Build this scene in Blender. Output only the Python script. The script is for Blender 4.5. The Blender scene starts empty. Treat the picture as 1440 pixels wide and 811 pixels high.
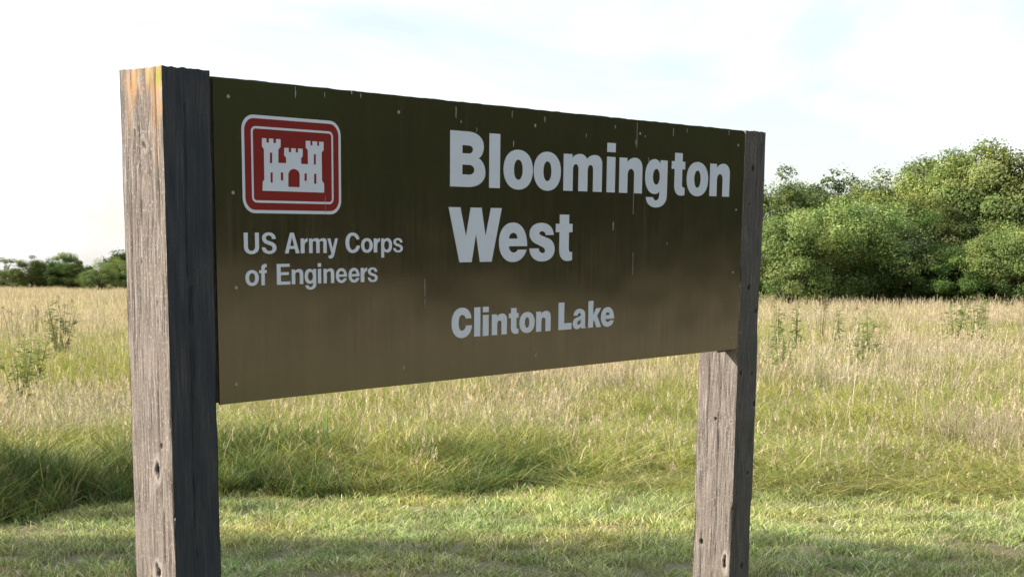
import bpy, math, random
import numpy as np
from mathutils import Matrix, Vector
from mathutils.geometry import tessellate_polygon
random.seed(7); rng = np.random.default_rng(7)
scene = bpy.context.scene
C = scene.collection

# ------------------------------------------------------------------ camera
F_PX, CX, CY = 2000.0, 720.0, 646.0           # lens centre sits low in the frame: a shifted lens
EYE = 1.6
up_c = np.array([0.004167, -1.0, -0.1235]); up_c /= np.linalg.norm(up_c)      # ground normal seen by the camera (x right, y down, z forward)
fw_c = np.array([0, 0, 1.0]) - up_c * up_c[2]; fw_c /= np.linalg.norm(fw_c)
rt_c = np.cross(fw_c, up_c)
M_cw = np.array([rt_c, fw_c, up_c])           # camera vector -> world vector
def c2w(v): return M_cw @ np.asarray(v, float)
cam_data = bpy.data.cameras.new('camera'); cam = bpy.data.objects.new('camera', cam_data); C.objects.link(cam)
rx, ry, rz = c2w((1, 0, 0)), c2w((0, -1, 0)), c2w((0, 0, -1))
cam.matrix_world = Matrix(((rx[0], ry[0], rz[0], 0), (rx[1], ry[1], rz[1], 0), (rx[2], ry[2], rz[2], EYE), (0, 0, 0, 1)))
cam_data.sensor_width = 36; cam_data.lens = 36 * F_PX / 1440
cam_data.shift_y = (CY - 405.5) / 1440
cam_data.clip_start = 0.1; cam_data.clip_end = 6000
cam_data.dof.use_dof = True; cam_data.dof.focus_distance = 5.2; cam_data.dof.aperture_fstop = 22
scene.camera = cam

# ------------------------------------------------------------------ sky, sun, exposure
SUN_EL, SUN_DIR = math.radians(33), Vector((-1, -0.10, 0)).normalized()
w = bpy.data.worlds.new('World'); scene.world = w; w.use_nodes = True
nt = w.node_tree; nt.nodes.clear()
def N(nt, t, **k):
    n = nt.nodes.new(t)
    for a, b in k.items():
        if a == 'inp':
            for kk, vv in b.items(): n.inputs[kk].default_value = vv
        else: setattr(n, a, b)
    return n
sky = N(nt, 'ShaderNodeTexSky', sky_type='NISHITA'); sky.sun_disc = False
sky.sun_elevation = SUN_EL; sky.sun_rotation = math.atan2(SUN_DIR.x, SUN_DIR.y)
sky.air_density = 1.3; sky.dust_density = 1.5; sky.ozone_density = 1.2; sky.altitude = 300
tc = N(nt, 'ShaderNodeTexCoord'); mp = N(nt, 'ShaderNodeMapping'); mp.inputs['Scale'].default_value = (1.0, 1.0, 3.2)
nt.links.new(tc.outputs['Generated'], mp.inputs['Vector'])
nz = N(nt, 'ShaderNodeTexNoise', inp={'Scale': 2.3, 'Detail': 7, 'Roughness': 0.55, 'Distortion': 0.6}); nt.links.new(mp.outputs[0], nz.inputs['Vector'])
rp = N(nt, 'ShaderNodeMapRange', inp={'From Min': 0.42, 'From Max': 0.72, 'To Min': 0.35, 'To Max': 0.96}); nt.links.new(nz.outputs['Fac'], rp.inputs['Value'])
mxs = N(nt, 'ShaderNodeMix', data_type='RGBA'); mxs.inputs['B'].default_value = (8.9, 9.25, 10.2, 1)   # thin high cloud
nt.links.new(rp.outputs[0], mxs.inputs['Factor']); nt.links.new(sky.outputs[0], mxs.inputs['A'])
bg = N(nt, 'ShaderNodeBackground'); bg.inputs['Strength'].default_value = 0.064
nt.links.new(mxs.outputs['Result'], bg.inputs['Color'])
wo = N(nt, 'ShaderNodeOutputWorld'); nt.links.new(bg.outputs[0], wo.inputs['Surface'])
sl = bpy.data.lights.new('sun', 'SUN'); sl.energy = 4.1; sl.angle = math.radians(0.53); sl.color = (1.0, 0.90, 0.76)
so = bpy.data.objects.new('sun', sl); C.objects.link(so)
sd = Vector((SUN_DIR.x * math.cos(SUN_EL), SUN_DIR.y * math.cos(SUN_EL), math.sin(SUN_EL)))
so.rotation_euler = sd.to_track_quat('Z', 'Y').to_euler(); so.location = (-20, -5, 30)
scene.view_settings.view_transform = 'Standard'; scene.view_settings.look = 'None'
scene.view_settings.exposure = 1.38; scene.view_settings.gamma = 1.0
scene.cycles.max_bounces = 6; scene.cycles.transparent_max_bounces = 6
scene.cycles.diffuse_bounces = 3; scene.cycles.glossy_bounces = 3; scene.cycles.transmission_bounces = 3

# ------------------------------------------------------------------ helpers
def ray_ground(px, py):                        # ground point seen at a photo pixel
    d = c2w(((px - CX) / F_PX, (py - CY) / F_PX, 1)); t = -EYE / d[2]
    return np.array([d[0] * t, d[1] * t])
def spot(px, dist):                            # ground point in the direction of a column, so far away
    d = c2w(((px - CX) / F_PX, (400 - CY) / F_PX, 1)); d = d[:2] / d[1]
    return d * dist
def top_height(px, py, dist):
    d = c2w(((px - CX) / F_PX, (py - CY) / F_PX, 1)); return EYE + d[2] / d[1] * dist
def mesh_np(name, verts, faces, mat=None, attrs=None, smooth=False):
    """verts (n,3); faces list of arrays (m,k)"""
    me = bpy.data.meshes.new(name)
    verts = np.asarray(verts, np.float32)
    if isinstance(faces, np.ndarray): faces = [faces]
    faces = [np.asarray(f, np.int32) for f in faces if len(f)]
    me.vertices.add(len(verts)); me.vertices.foreach_set('co', verts.ravel())
    tot = sum(f.size for f in faces); me.loops.add(tot)
    me.loops.foreach_set('vertex_index', np.concatenate([f.ravel() for f in faces]))
    cnt = np.concatenate([np.full(len(f), f.shape[1], np.int32) for f in faces])
    me.polygons.add(len(cnt)); st = np.concatenate([[0], np.cumsum(cnt)[:-1]]).astype(np.int32)
    me.polygons.foreach_set('loop_start', st); me.polygons.foreach_set('loop_total', cnt)
    me.polygons.foreach_set('use_smooth', np.full(len(cnt), bool(smooth)))
    me.update(calc_edges=True)
    for k, v in (attrs or {}).items():
        v = np.asarray(v, np.float32)
        if v.ndim == 1:
            a = me.attributes.new(k, 'FLOAT', 'POINT'); a.data.foreach_set('value', v)
        elif v.shape[1] == 3:
            a = me.attributes.new(k, 'FLOAT_VECTOR', 'POINT'); a.data.foreach_set('vector', v.ravel())
        else:
            a = me.attributes.new(k, 'FLOAT_COLOR', 'POINT'); a.data.foreach_set('color', v.ravel())
    if mat: me.materials.append(mat)
    return me
def obj(name, me, parent=None, loc=None, **props):
    o = bpy.data.objects.new(name, me); C.objects.link(o)
    if parent: o.parent = parent
    if loc is not None: o.location = loc
    for k, v in props.items(): o[k] = v
    return o
def vnoise(x, y, seed=0):                       # 2-D value noise, 0..1
    x = np.asarray(x, float); y = np.asarray(y, float)
    xi = np.floor(x).astype(np.int64); yi = np.floor(y).astype(np.int64); fx = x - xi; fy = y - yi
    fx = fx * fx * (3 - 2 * fx); fy = fy * fy * (3 - 2 * fy)
    def h(a, b):
        n = (a * 374761393 + b * 668265263 + seed * 974634777) & 0x7fffffff
        n = ((n ^ (n >> 13)) * 1274126177) & 0x7fffffff
        return ((n ^ (n >> 16)) & 0xffff) / 65535.0
    return (h(xi, yi) * (1 - fx) + h(xi + 1, yi) * fx) * (1 - fy) + (h(xi, yi + 1) * (1 - fx) + h(xi + 1, yi + 1) * fx) * fy
def fbm(x, y, seed=0, o=4):
    s = 0; a = .5; t = 0
    for i in range(o): s = s + a * vnoise(x * 2 ** i, y * 2 ** i, seed + i); t += a; a *= .5
    return s / t
def new_mat(name):
    m = bpy.data.materials.new(name); m.use_nodes = True; t = m.node_tree; t.nodes.clear()
    out = N(t, 'ShaderNodeOutputMaterial'); p = N(t, 'ShaderNodeBsdfPrincipled'); t.links.new(p.outputs[0], out.inputs['Surface'])
    return m, t, p, out
def ramp(t, stops, src=None):
    r = N(t, 'ShaderNodeValToRGB'); el = r.color_ramp.elements
    while len(el) > 1: el.remove(el[-1])
    el[0].position = stops[0][0]; el[0].color = (*stops[0][1], 1)
    for p, c in stops[1:]:
        e = el.new(p); e.color = (*c, 1)
    if src: t.links.new(src, r.inputs['Fac'])
    return r
def mixc(t, fac, a, b, mode='MIX'):
    m = N(t, 'ShaderNodeMix', data_type='RGBA', blend_type=mode)
    for s, v in (('Factor', fac), ('A', a), ('B', b)):
        if hasattr(v, 'links') or isinstance(v, bpy.types.NodeSocket): t.links.new(v, m.inputs[s])
        elif s == 'Factor': m.inputs[s].default_value = v
        else: m.inputs[s].default_value = (*v, 1)
    return m.outputs['Result']
def maprange(t, src, a, b, c=0., d=1.):
    n = N(t, 'ShaderNodeMapRange', inp={'From Min': a, 'From Max': b, 'To Min': c, 'To Max': d}); t.links.new(src, n.inputs['Value']); return n.outputs[0]
def noise(t, vec, scale, detail=4, rough=.55, **k):
    n = N(t, 'ShaderNodeTexNoise', inp={'Scale': scale, 'Detail': detail, 'Roughness': rough})
    if vec is not None: t.links.new(vec, n.inputs['Vector'])
    return n.outputs['Fac']
def attr(t, name): return N(t, 'ShaderNodeAttribute', attribute_name=name)
def combine(t, x, y, z):
    n = N(t, 'ShaderNodeCombineXYZ')
    for s, v in zip('XYZ', (x, y, z)):
        if isinstance(v, (int, float)): n.inputs[s].default_value = v
        else: t.links.new(v, n.inputs[s])
    return n.outputs[0]
def math_n(t, op, a, b=None):
    n = N(t, 'ShaderNodeMath', operation=op)
    for i, v in enumerate((a, b)):
        if v is None: continue
        if isinstance(v, (int, float)): n.inputs[i].default_value = v
        else: t.links.new(v, n.inputs[i])
    return n.outputs[0]

# ------------------------------------------------------------------ materials
def wood_mat():
    m, t, p, out = new_mat('weathered_wood')
    g = attr(t, 'grain'); face = attr(t, 'face'); tone = attr(t, 'tone'); pit = attr(t, 'pit'); lich = attr(t, 'lichen'); pale = attr(t, 'pale'); hh = attr(t, 'along')
    fine = noise(t, combine(t, math_n(t, 'MULTIPLY', g.outputs['Fac'], 520.), math_n(t, 'MULTIPLY', hh.outputs['Fac'], 9.), face.outputs['Fac']), 1.0, 3, .6)
    mid = noise(t, combine(t, math_n(t, 'MULTIPLY', g.outputs['Fac'], 150.), math_n(t, 'MULTIPLY', hh.outputs['Fac'], 6.), face.outputs['Fac']), 1.0, 4, .6)
    tcn = N(t, 'ShaderNodeTexCoord')
    blot = noise(t, tcn.outputs['Object'], 9.0, 5, .6)
    fibre = noise(t, combine(t, math_n(t, 'MULTIPLY', g.outputs['Fac'], 300.), math_n(t, 'MULTIPLY', hh.outputs['Fac'], 90.), face.outputs['Fac']), 1.0, 3, .7)
    c1 = ramp(t, [(0.2, (0.06, 0.047, 0.041)), (0.42, (0.135, 0.113, 0.100)), (0.62, (0.19, 0.165, 0.150)), (0.85, (0.31, 0.28, 0.26))], maprange(t, math_n(t, 'ADD', math_n(t, 'MULTIPLY', fine, .45), math_n(t, 'MULTIPLY', mid, .55)), .34, .66))
    c2 = mixc(t, maprange(t, blot, .40, .65, .0, .6), c1.outputs[0], (0.20, 0.165, 0.14))
    c3 = mixc(t, maprange(t, fibre, .56, .66, 0, .8), c2, (0.40, 0.365, 0.345))
    c3 = mixc(t, pale.outputs['Fac'], c3, (0.36, 0.31, 0.28))
    streak = noise(t, combine(t, math_n(t, 'MULTIPLY', g.outputs['Fac'], 90.), math_n(t, 'MULTIPLY', hh.outputs['Fac'], 12.), 3.), 1.0, 4, .6)
    lcol = mixc(t, maprange(t, streak, .35, .6), (0.36, 0.33, 0.30), (0.50, 0.235, 0.05))
    lcol = mixc(t, maprange(t, blot, .5, .6), lcol, (0.33, 0.29, 0.07))
    c4 = mixc(t, lich.outputs['Fac'], c3, lcol)
    cold = mixc(t, mid, (0.008, 0.012, 0.021), (0.028, 0.038, 0.060))           # the dark weathered face, with the blue of its shade painted in
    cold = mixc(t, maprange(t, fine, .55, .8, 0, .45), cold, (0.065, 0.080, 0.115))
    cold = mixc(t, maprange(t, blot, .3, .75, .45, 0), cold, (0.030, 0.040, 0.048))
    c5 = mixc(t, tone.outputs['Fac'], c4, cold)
    c6 = mixc(t, pit.outputs['Fac'], c5, (0.012, 0.009, 0.008))
    t.links.new(c6, p.inputs['Base Color']); p.inputs['Roughness'].default_value = .85
    p.inputs['Specular IOR Level'].default_value = .25
    b = N(t, 'ShaderNodeBump', inp={'Strength': .8, 'Distance': .003})
    t.links.new(math_n(t, 'ADD', math_n(t, 'ADD', fine, fibre), math_n(t, 'MULTIPLY', mid, .8)), b.inputs['Height']); t.links.new(b.outputs[0], p.inputs['Normal'])
    return m
def simple_mat(name, col, rough=.5, metal=0., spec=.5, blotch=0.12, scale=30., bump=0.):
    m, t, p, out = new_mat(name); tcn = N(t, 'ShaderNodeTexCoord')
    f = noise(t, tcn.outputs['Object'], scale, 5, .6)
    dark = tuple(c * (1 - blotch) for c in col); lite = tuple(min(1, c * (1 + blotch)) for c in col)
    t.links.new(mixc(t, maprange(t, f, .3, .7), dark, lite), p.inputs['Base Color'])
    p.inputs['Roughness'].default_value = rough; p.inputs['Metallic'].default_value = metal; p.inputs['Specular IOR Level'].default_value = spec
    if bump:
        b = N(t, 'ShaderNodeBump', inp={'Strength': bump, 'Distance': .002}); t.links.new(f, b.inputs['Height']); t.links.new(b.outputs[0], p.inputs['Normal'])
    return m
def panel_mat():
    m, t, p, out = new_mat('brown_enamel'); tcn = N(t, 'ShaderNodeTexCoord')
    f = noise(t, tcn.outputs['Object'], 5., 5, .6)
    mp = N(t, 'ShaderNodeMapping'); mp.inputs['Scale'].default_value = (60, 1, 2.5); t.links.new(tcn.outputs['Object'], mp.inputs['Vector'])
    run = noise(t, mp.outputs[0], 1.0, 4, .6)
    c = mixc(t, maprange(t, f, .3, .7), (0.022, 0.0175, 0.012), (0.028, 0.022, 0.014))
    c = mixc(t, maprange(t, run, .62, .8, 0, .25), c, (0.07, 0.065, 0.05))
    t.links.new(c, p.inputs['Base Color'])
    p.inputs['Roughness'].default_value = .13; p.inputs['IOR'].default_value = 1.95; t.links.new(maprange(t, run, .3, .7, .10, .20), p.inputs['Roughness'])
    wv = noise(t, tcn.outputs['Object'], 2.2, 2, .5); fn = noise(t, tcn.outputs['Object'], 900., 2, .5)
    b = N(t, 'ShaderNodeBump', inp={'Strength': .55, 'Distance': .01}); t.links.new(wv, b.inputs['Height'])
    b2 = N(t, 'ShaderNodeBump', inp={'Strength': .06, 'Distance': .001}); t.links.new(fn, b2.inputs['Height']); t.links.new(b.outputs[0], b2.inputs['Normal'])
    t.links.new(b2.outputs[0], p.inputs['Normal'])
    return m
def leafy(name, translucent=.35, rough=.6, spec=.3, world=True, dry=None, scale=.22):
    """colour comes from the 'tint' attribute, shifted per instance and over the ground"""
    m, t, p, out = new_mat(name)
    a = attr(t, 'tint'); oi = N(t, 'ShaderNodeObjectInfo'); geo = N(t, 'ShaderNodeNewGeometry')
    hsv = N(t, 'ShaderNodeHueSaturation'); t.links.new(a.outputs['Color'], hsv.inputs['Color'])
    t.links.new(maprange(t, oi.outputs['Random'], 0, 1, .65, 1.3), hsv.inputs['Value'])
    t.links.new(maprange(t, oi.outputs['Random'], 0, 1, .488, .512), hsv.inputs['Hue'])
    col = hsv.outputs[0]
    if dry:
        n1 = noise(t, geo.outputs['Position'], scale, 5, .62)
        col = mixc(t, maprange(t, n1, .40, .66, 0, dry[1]), col, mixc(t, 1.0, col, dry[0], 'MULTIPLY'))
    t.links.new(col, p.inputs['Base Color']); p.inputs['Roughness'].default_value = rough; p.inputs['Specular IOR Level'].default_value = spec
    tr = N(t, 'ShaderNodeBsdfTranslucent'); t.links.new(mixc(t, 1.0, col, (1.0, 1.0, .55), 'MULTIPLY'), tr.inputs['Color'])
    mx = N(t, 'ShaderNodeMixShader'); mx.inputs[0].default_value = translucent
    t.links.new(p.outputs[0], mx.inputs[1]); t.links.new(tr.outputs[0], mx.inputs[2]); t.links.new(mx.outputs[0], out.inputs['Surface'])
    return m
M_wood = wood_mat()
M_panel = panel_mat()
M_white = simple_mat('white_reflective_film', (0.51, 0.565, 0.70), .42, blotch=.03, scale=14)
M_red = simple_mat('red_film', (0.17, 0.003, 0.008), .38, blotch=.08, scale=14)
M_screw = simple_mat('zinc_screw', (0.30, 0.29, 0.27), .45, metal=.6, scale=200)
M_ply = simple_mat('old_plywood', (0.12, 0.115, 0.11), .8, blotch=.4, scale=40, bump=.4)
M_drop = simple_mat('chalky_stain', (0.27, 0.26, 0.24), .8, blotch=.3, scale=60)
M_bark = simple_mat('tree_bark', (0.09, 0.075, 0.06), .9, blotch=.35, scale=6, bump=.5)
M_leaf = leafy('tree_leaves', .30, .8, .05, dry=((1.25, 1.05, .8), .8), scale=.15)
M_grass = leafy('tall_grass_blades', .40, .5, dry=((1.12, 1.05, .98), 1.0), scale=.30)
M_lawn = leafy('mown_grass_blades', .40, .5, dry=((1.35, 1.12, 1.0), 1.0), scale=.9)
M_forb = leafy('forb_leaves', .35, .55)

# ------------------------------------------------------------------ ground
def ground_mat():
    m, t, p, out = new_mat('field_soil_and_thatch'); geo = N(t, 'ShaderNodeNewGeometry')
    a = noise(t, geo.outputs['Position'], 1.3, 8, .65); b = noise(t, geo.outputs['Position'], 30., 5, .7); d = noise(t, geo.outputs['Position'], .05, 4, .6)
    c = ramp(t, [(0.3, (0.06, 0.06, 0.026)), (0.5, (0.12, 0.115, 0.05)), (0.7, (0.22, 0.18, 0.10))], math_n(t, 'ADD', math_n(t, 'MULTIPLY', a, .55), math_n(t, 'MULTIPLY', b, .45)))
    c2 = mixc(t, maprange(t, d, .35, .65, .2, .7), c.outputs[0], (0.27, 0.24, 0.125))
    t.links.new(c2, p.inputs['Base Color']); p.inputs['Roughness'].default_value = .95
    bp = N(t, 'ShaderNodeBump', inp={'Strength': .8, 'Distance': .03}); t.links.new(b, bp.inputs['Height']); t.links.new(bp.outputs[0], p.inputs['Normal'])
    return m
nx = 90
gx = np.sign(np.linspace(-1, 1, nx)) * np.abs(np.linspace(-1, 1, nx)) ** 3 * 3000; gy = gx + 20
GX, GY = np.meshgrid(gx, gy)
gv = np.stack([GX.ravel(), GY.ravel(), np.zeros(GX.size)], 1)
ii = np.arange(nx * nx).reshape(nx, nx)
gf = np.stack([ii[:-1, :-1].ravel(), ii[:-1, 1:].ravel(), ii[1:, 1:].ravel(), ii[1:, :-1].ravel()], 1)
obj('ground', mesh_np('ground', gv, gf, ground_mat()), kind='structure')

# ------------------------------------------------------------------ sign frame (fitted to the photograph)
H_P, W_P = 0.87, 2.611
rv = np.array([.160, -.849, -.060]); th = np.linalg.norm(rv); kx, ky, kz = rv / th
K = np.array([[0, -kz, ky], [kz, 0, -kx], [-ky, kx, 0]]); R = np.eye(3) + math.sin(th) * K + (1 - math.cos(th)) * K @ K
T = np.array([-.790, -1.008, 3.750])
# local axes: x along the panel, y into the depth, z up; origin on the ground under the panel middle
ax = c2w(R @ np.array([1, 0, 0])); ay = c2w(R @ np.array([0, 0, 1])); az = c2w(R @ np.array([0, -1, 0]))
TLw = c2w(T) + np.array([0, 0, EYE])
BASE = (TLw[2] + ax[2] * W_P / 2) / az[2]                    # height of the panel top above the sign's base point
org = TLw + ax * W_P / 2 - az * BASE
S = Matrix(((ax[0], ay[0], az[0], org[0]), (ax[1], ay[1], az[1], org[1]), (ax[2], ay[2], az[2], org[2]), (0, 0, 0, 1)))
S_rot = np.array([ax, ay, az]); cam_l = S_rot @ (np.array([0, 0, EYE]) - org)      # camera in the sign's own frame
def pl(px, py, y=0.0):                          # photo pixel -> point of the plane y=const in the sign's frame
    d = S_rot @ c2w(((px - CX) / F_PX, (py - CY) / F_PX, 1)); t = (y - cam_l[1]) / d[1]; q = cam_l + d * t; return q[0], q[2]
def pside(px, py, x):                           # same on a plane x=const -> (depth, height)
    d = S_rot @ c2w(((px - CX) / F_PX, (py - CY) / F_PX, 1)); t = (x - cam_l[0]) / d[0]; q = cam_l + d * t; return q[1], q[2]
XL, XR, ZT, ZB = -W_P / 2, W_P / 2, BASE, BASE - H_P
sign = obj('park_sign', None, label='large brown park sign on two weathered square wooden posts at the edge of the field', category='sign')
sign.matrix_world = S

# ---- posts
def make_post(x0, x1, d, ztop, seed, side_feats, front_feats, front_tone, lichen, crack=None, name='post'):
    """feats: (u, z, ru, rz, kind) kind knot|hole|scar ; u measured from the camera-side left corner of that face"""
    wdt = x1 - x0; zbot = -0.35; du = .0042; dv = .0045
    nu = [int(round(wdt / du)), int(round(d / du))]
    # ring: front (x0->x1, y=0), right (y 0->d), back (x1->x0), left (y d->0)
    pts = []; nor = []; face = []; uu = []
    def add(n, f, L):
        for i in range(n):
            s = (i + .5) / n * L
            pts.append(f(s)); face.append(len(set(face)) if False else cur); uu.append(s)
    for cur, (n, f, L, nn) in enumerate([(nu[0], lambda s: (x0 + s, 0.), wdt, (0, -1)), (nu[1], lambda s: (x1, s), d, (1, 0)), (nu[0], lambda s: (x1 - s, d), wdt, (0, 1)), (nu[1], lambda s: (x0, d - s), d, (-1, 0))]):
        add(n, f, L); nor += [nn] * n
    pts = np.array(pts); nor = np.array(nor, float); face = np.array(face); uu = np.array(uu); nr = len(pts)
    L = np.where(face % 2 == 0, wdt, d)
    edge = np.minimum(uu, L - uu)
    zz = np.arange(zbot, ztop + dv * .5, dv); zz[-1] = ztop; nv = len(zz)
    U = np.broadcast_to(uu, (nv, nr)); Z = np.broadcast_to(zz[:, None], (nv, nr)); Fc = np.broadcast_to(face, (nv, nr)); E = np.broadcast_to(edge, (nv, nr))
    warp = (fbm(U * 9 + Fc * 13, Z * 1.3, seed) - .5) * .03 + (fbm(U * 25 + Fc * 7, Z * 4, seed + 9) - .5) * .006
    g = U + warp; pit = np.zeros_like(U); pale = np.zeros_like(U); disp = np.zeros_like(U)
    for fid, feats in ((3, side_feats), (0, front_feats)):
        for (fu, fz, ru, rz_, kind) in feats:
            m = (Fc == fid); a = (U - fu) / ru + (fbm(U * 80, Z * 45, seed + 5) - .5) * 1.3; b = (Z - fz) / rz_ + (fbm(U * 60 + 5, Z * 50, seed + 6) - .5) * 1.3; r = np.sqrt(a * a + b * b)
            if kind == 'knot':
                k = np.exp(-(a / 2.6) ** 2 - (b / 2.2) ** 2) * m
                g = g + k * (np.abs(r) * ru * 1.6 * np.sign(a + 1e-6) * np.exp(-r * .35)) + 0 * g
                g = np.where(m & (r < 1.6), r * ru * .9 + fu, g)
                pit = np.maximum(pit, m * np.clip(1.0 - r / .45, 0, 1) * 1.0); pit = np.maximum(pit, m * .35 * np.exp(-((r - 1) / .22) ** 2))
                pale = np.maximum(pale, m * .55 * np.exp(-((r - .8) / .4) ** 2)); disp = disp - m * .004 * np.clip(1 - r / .5, 0, 1) + m * .0015 * np.exp(-((r - .9) / .3) ** 2)
            elif kind == 'hole':
                k = np.clip((1.15 - r) / .3, 0, 1) * m; pit = np.maximum(pit, k); disp = disp - k * .012; pale = np.maximum(pale, m * .12 * np.exp(-((r - 1.5) / .4) ** 2))
            elif kind == 'scar':
                wob = (fbm(U * 90, Z * 30, seed + 3) - .5) * 1.4
                r2 = np.sqrt((a + wob) ** 2 + b * b); k = np.clip((1.0 - r2) / .35, 0, 1) * m; pit = np.maximum(pit, k); disp = disp - k * .010
                pale = np.maximum(pale, m * .8 * np.exp(-((r2 - 1.5) / .5) ** 2)); g = g + m * np.exp(-(a / 4) ** 2 - (b / 1.8) ** 2) * .012 * np.tanh(a)
    gro = fbm(g * 150 + Fc * 31, Z * 2.2, seed + 20, 3); gro2 = fbm(g * 380 + Fc * 17, Z * 6, seed + 25, 2)
    disp = disp - .0022 * np.clip(.48 - gro, 0, 1) * 3 - .0007 * gro2 + (fbm(U * 5 + Fc * 3, Z * 1.1, seed + 33) - .5) * .004
    # drying cracks
    rr = random.Random(seed)
    cracks = [(f, rr.uniform(.15, .85), rr.uniform(0.2, ztop), rr.uniform(.15, .5), rr.choice((.0014, .0018, .0026))) for f in (0, 0, 1, 2, 3, 3, 3) for _ in range(2)]
    if crack: cracks += crack
    for (f, fr, zc, hl, hw) in cracks:
        Lf = wdt if f % 2 == 0 else d
        cu = fr * Lf + (fbm(Z * 2.5, Z * 0 + f, seed + 50 + int(fr * 99)) - .5) * .02 + (vnoise(Z * 18, Z * 0 + f, seed + 51) - .5) * .003
        taper = np.clip(1 - np.abs(Z - zc) / hl, 0, 1) ** .5
        k = (Fc == f) * np.clip(1 - np.abs(U - cu) / (hw * 1.9 * taper + 1e-6), 0, 1) * (taper > 0)
        pit = np.maximum(pit, .85 * k); disp = disp - .004 * k
    # worn corners, more on the sun side
    wear = .0035 * np.clip(fbm(Z * 11 + Fc * 0, Z * 0, seed + 40, 3) * 2.0 - .4, 0, 1.6) + .002
    disp = disp - wear * np.clip(1 - E / .008, 0, 1) ** 1.5
    big = np.clip(fbm(Z * 5, Z * 0 + 2, seed + 44, 2) - .62, 0, 1) * .03
    disp = disp - big * np.clip(1 - E / .014, 0, 1)
    X = pts[:, 0][None] + nor[:, 0][None] * disp; Y = pts[:, 1][None] + nor[:, 1][None] * disp
    Zo = Z.copy()
    topz = (fbm(pts[:, 0] * 60 + 9, pts[:, 1] * 60 + 4, seed + 60) - .5) * .006 - .0012 * vnoise(pts[:, 0] * 200, pts[:, 1] * 200, seed + 61)
    tw = np.clip((zz - (ztop - .02)) / .02, 0, 1)[:, None]
    Zo = Zo + tw * topz[None]
    V = np.stack([X, Y, Zo], -1).reshape(-1, 3)
    idx = np.arange(nv * nr).reshape(nv, nr); nx_ = np.roll(idx, -1, axis=1)
    quads = np.stack([idx[:-1].ravel(), nx_[:-1].ravel(), nx_[1:].ravel(), idx[1:].ravel()], 1)
    # top cap: shrink the top ring to the centre in a few rings
    rings = [idx[-1]]; Vs = [V]; base = len(V); cx, cy = (x0 + x1) / 2, d / 2
    top = V[idx[-1]]
    capq = []; exg = []; exz = []
    for k, s in enumerate((.85, .6, .3)):
        r = top.copy(); r[:, 0] = cx + (top[:, 0] - cx) * s; r[:, 1] = cy + (top[:, 1] - cy) * s
        r[:, 2] = ztop - .001 + (fbm(r[:, 0] * 60 + 9, r[:, 1] * 60 + 4, seed + 60) - .5) * .006
        Vs.append(r); ni = np.arange(base, base + nr); base += nr
        a0 = rings[-1]; capq.append(np.stack([a0, np.roll(a0, -1), np.roll(ni, -1), ni], 1)); rings.append(ni)
        exg.append(r[:, 0]); exz.append(r[:, 1] * 40)
    Vs.append(np.array([[cx, cy, ztop - .002]])); a0 = rings[-1]
    tri = np.stack([a0, np.roll(a0, -1), np.full(nr, base)], 1)
    V = np.concatenate(Vs); ex = nr * 3 + 1
    fv = lambda A, e: np.concatenate([A.ravel(), e])
    tone = np.where(Fc == 0, front_tone, np.where(Fc == 1, front_tone * .8, np.where(Fc == 2, .25, 0.0)))  # weathering plus painted blue shade, strongest on the front, none on the left
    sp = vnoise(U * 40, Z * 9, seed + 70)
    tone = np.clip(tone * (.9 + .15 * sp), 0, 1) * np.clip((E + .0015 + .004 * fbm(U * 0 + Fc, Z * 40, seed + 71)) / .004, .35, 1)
    lic = np.zeros_like(U)
    if lichen:
        dz = ztop - Z; reach = .05 + .22 * fbm(U * 45, Z * 0, seed + 80, 2) ** 1.3
        lic = (Fc == 3) * np.clip(1.15 - dz / reach, 0, 1) * np.clip(fbm(U * 70, Z * 9, seed + 81) * 3.2 - 1.0, 0, 1) * np.clip((U - .02) / .03, 0, 1)
        lic = np.clip(lic * 1.2, 0, .95)
    at = {'grain': fv(g, np.concatenate(exg + [[cx]])), 'along': fv(Z, np.concatenate(exz + [[0.]])), 'face': fv(Fc * 5.3 + seed, np.full(ex, 30.)),
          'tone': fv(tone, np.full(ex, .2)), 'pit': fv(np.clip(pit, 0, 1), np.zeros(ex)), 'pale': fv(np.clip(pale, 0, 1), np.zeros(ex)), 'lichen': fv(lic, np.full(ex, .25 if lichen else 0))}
    me = mesh_np('post', V, [quads, np.concatenate(capq), tri], M_wood, at, smooth=True)
    return obj(name, me, sign)
G1, W1, D1 = .005, .155, .192
G2, W2, D2 = .009, .155, .194
xl0, xl1 = XL - W1 - G1, XL - G1
xr0, xr1 = XR + G2, XR + G2 + W2
# left face of a post: ring parameter u runs from the back (d) to the front, u = d - depth
def sf(x, dd, px, py, ru, rz, kind):
    dep, z = pside(px, py, x); return (dd - dep, z, ru, rz, kind)
def ff(x0, px, py, ru, rz, kind):
    x, z = pl(px, py); return (x - x0, z, ru, rz, kind)
sfl = [sf(xl0, D1, 202, 204, .014, .026, 'knot'), sf(xl0, D1, 204, 236, .009, .013, 'knot'), sf(xl0, D1, 221, 661, .009, .024, 'scar'), sf(xl0, D1, 222, 803, .012, .018, 'scar'), sf(xl0, D1, 226, 628, .005, .006, 'hole')]
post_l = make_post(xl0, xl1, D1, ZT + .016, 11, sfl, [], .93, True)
sfr = [sf(xr0, D2, 1028, 592, .010, .012, 'knot'), sf(xr0, D2, 986, 761, .008, .011, 'hole'), sf(xr0, D2, 1006, 589, .005, .007, 'hole'), sf(xr0, D2, 1019, 790, .008, .03, 'scar')]
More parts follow.
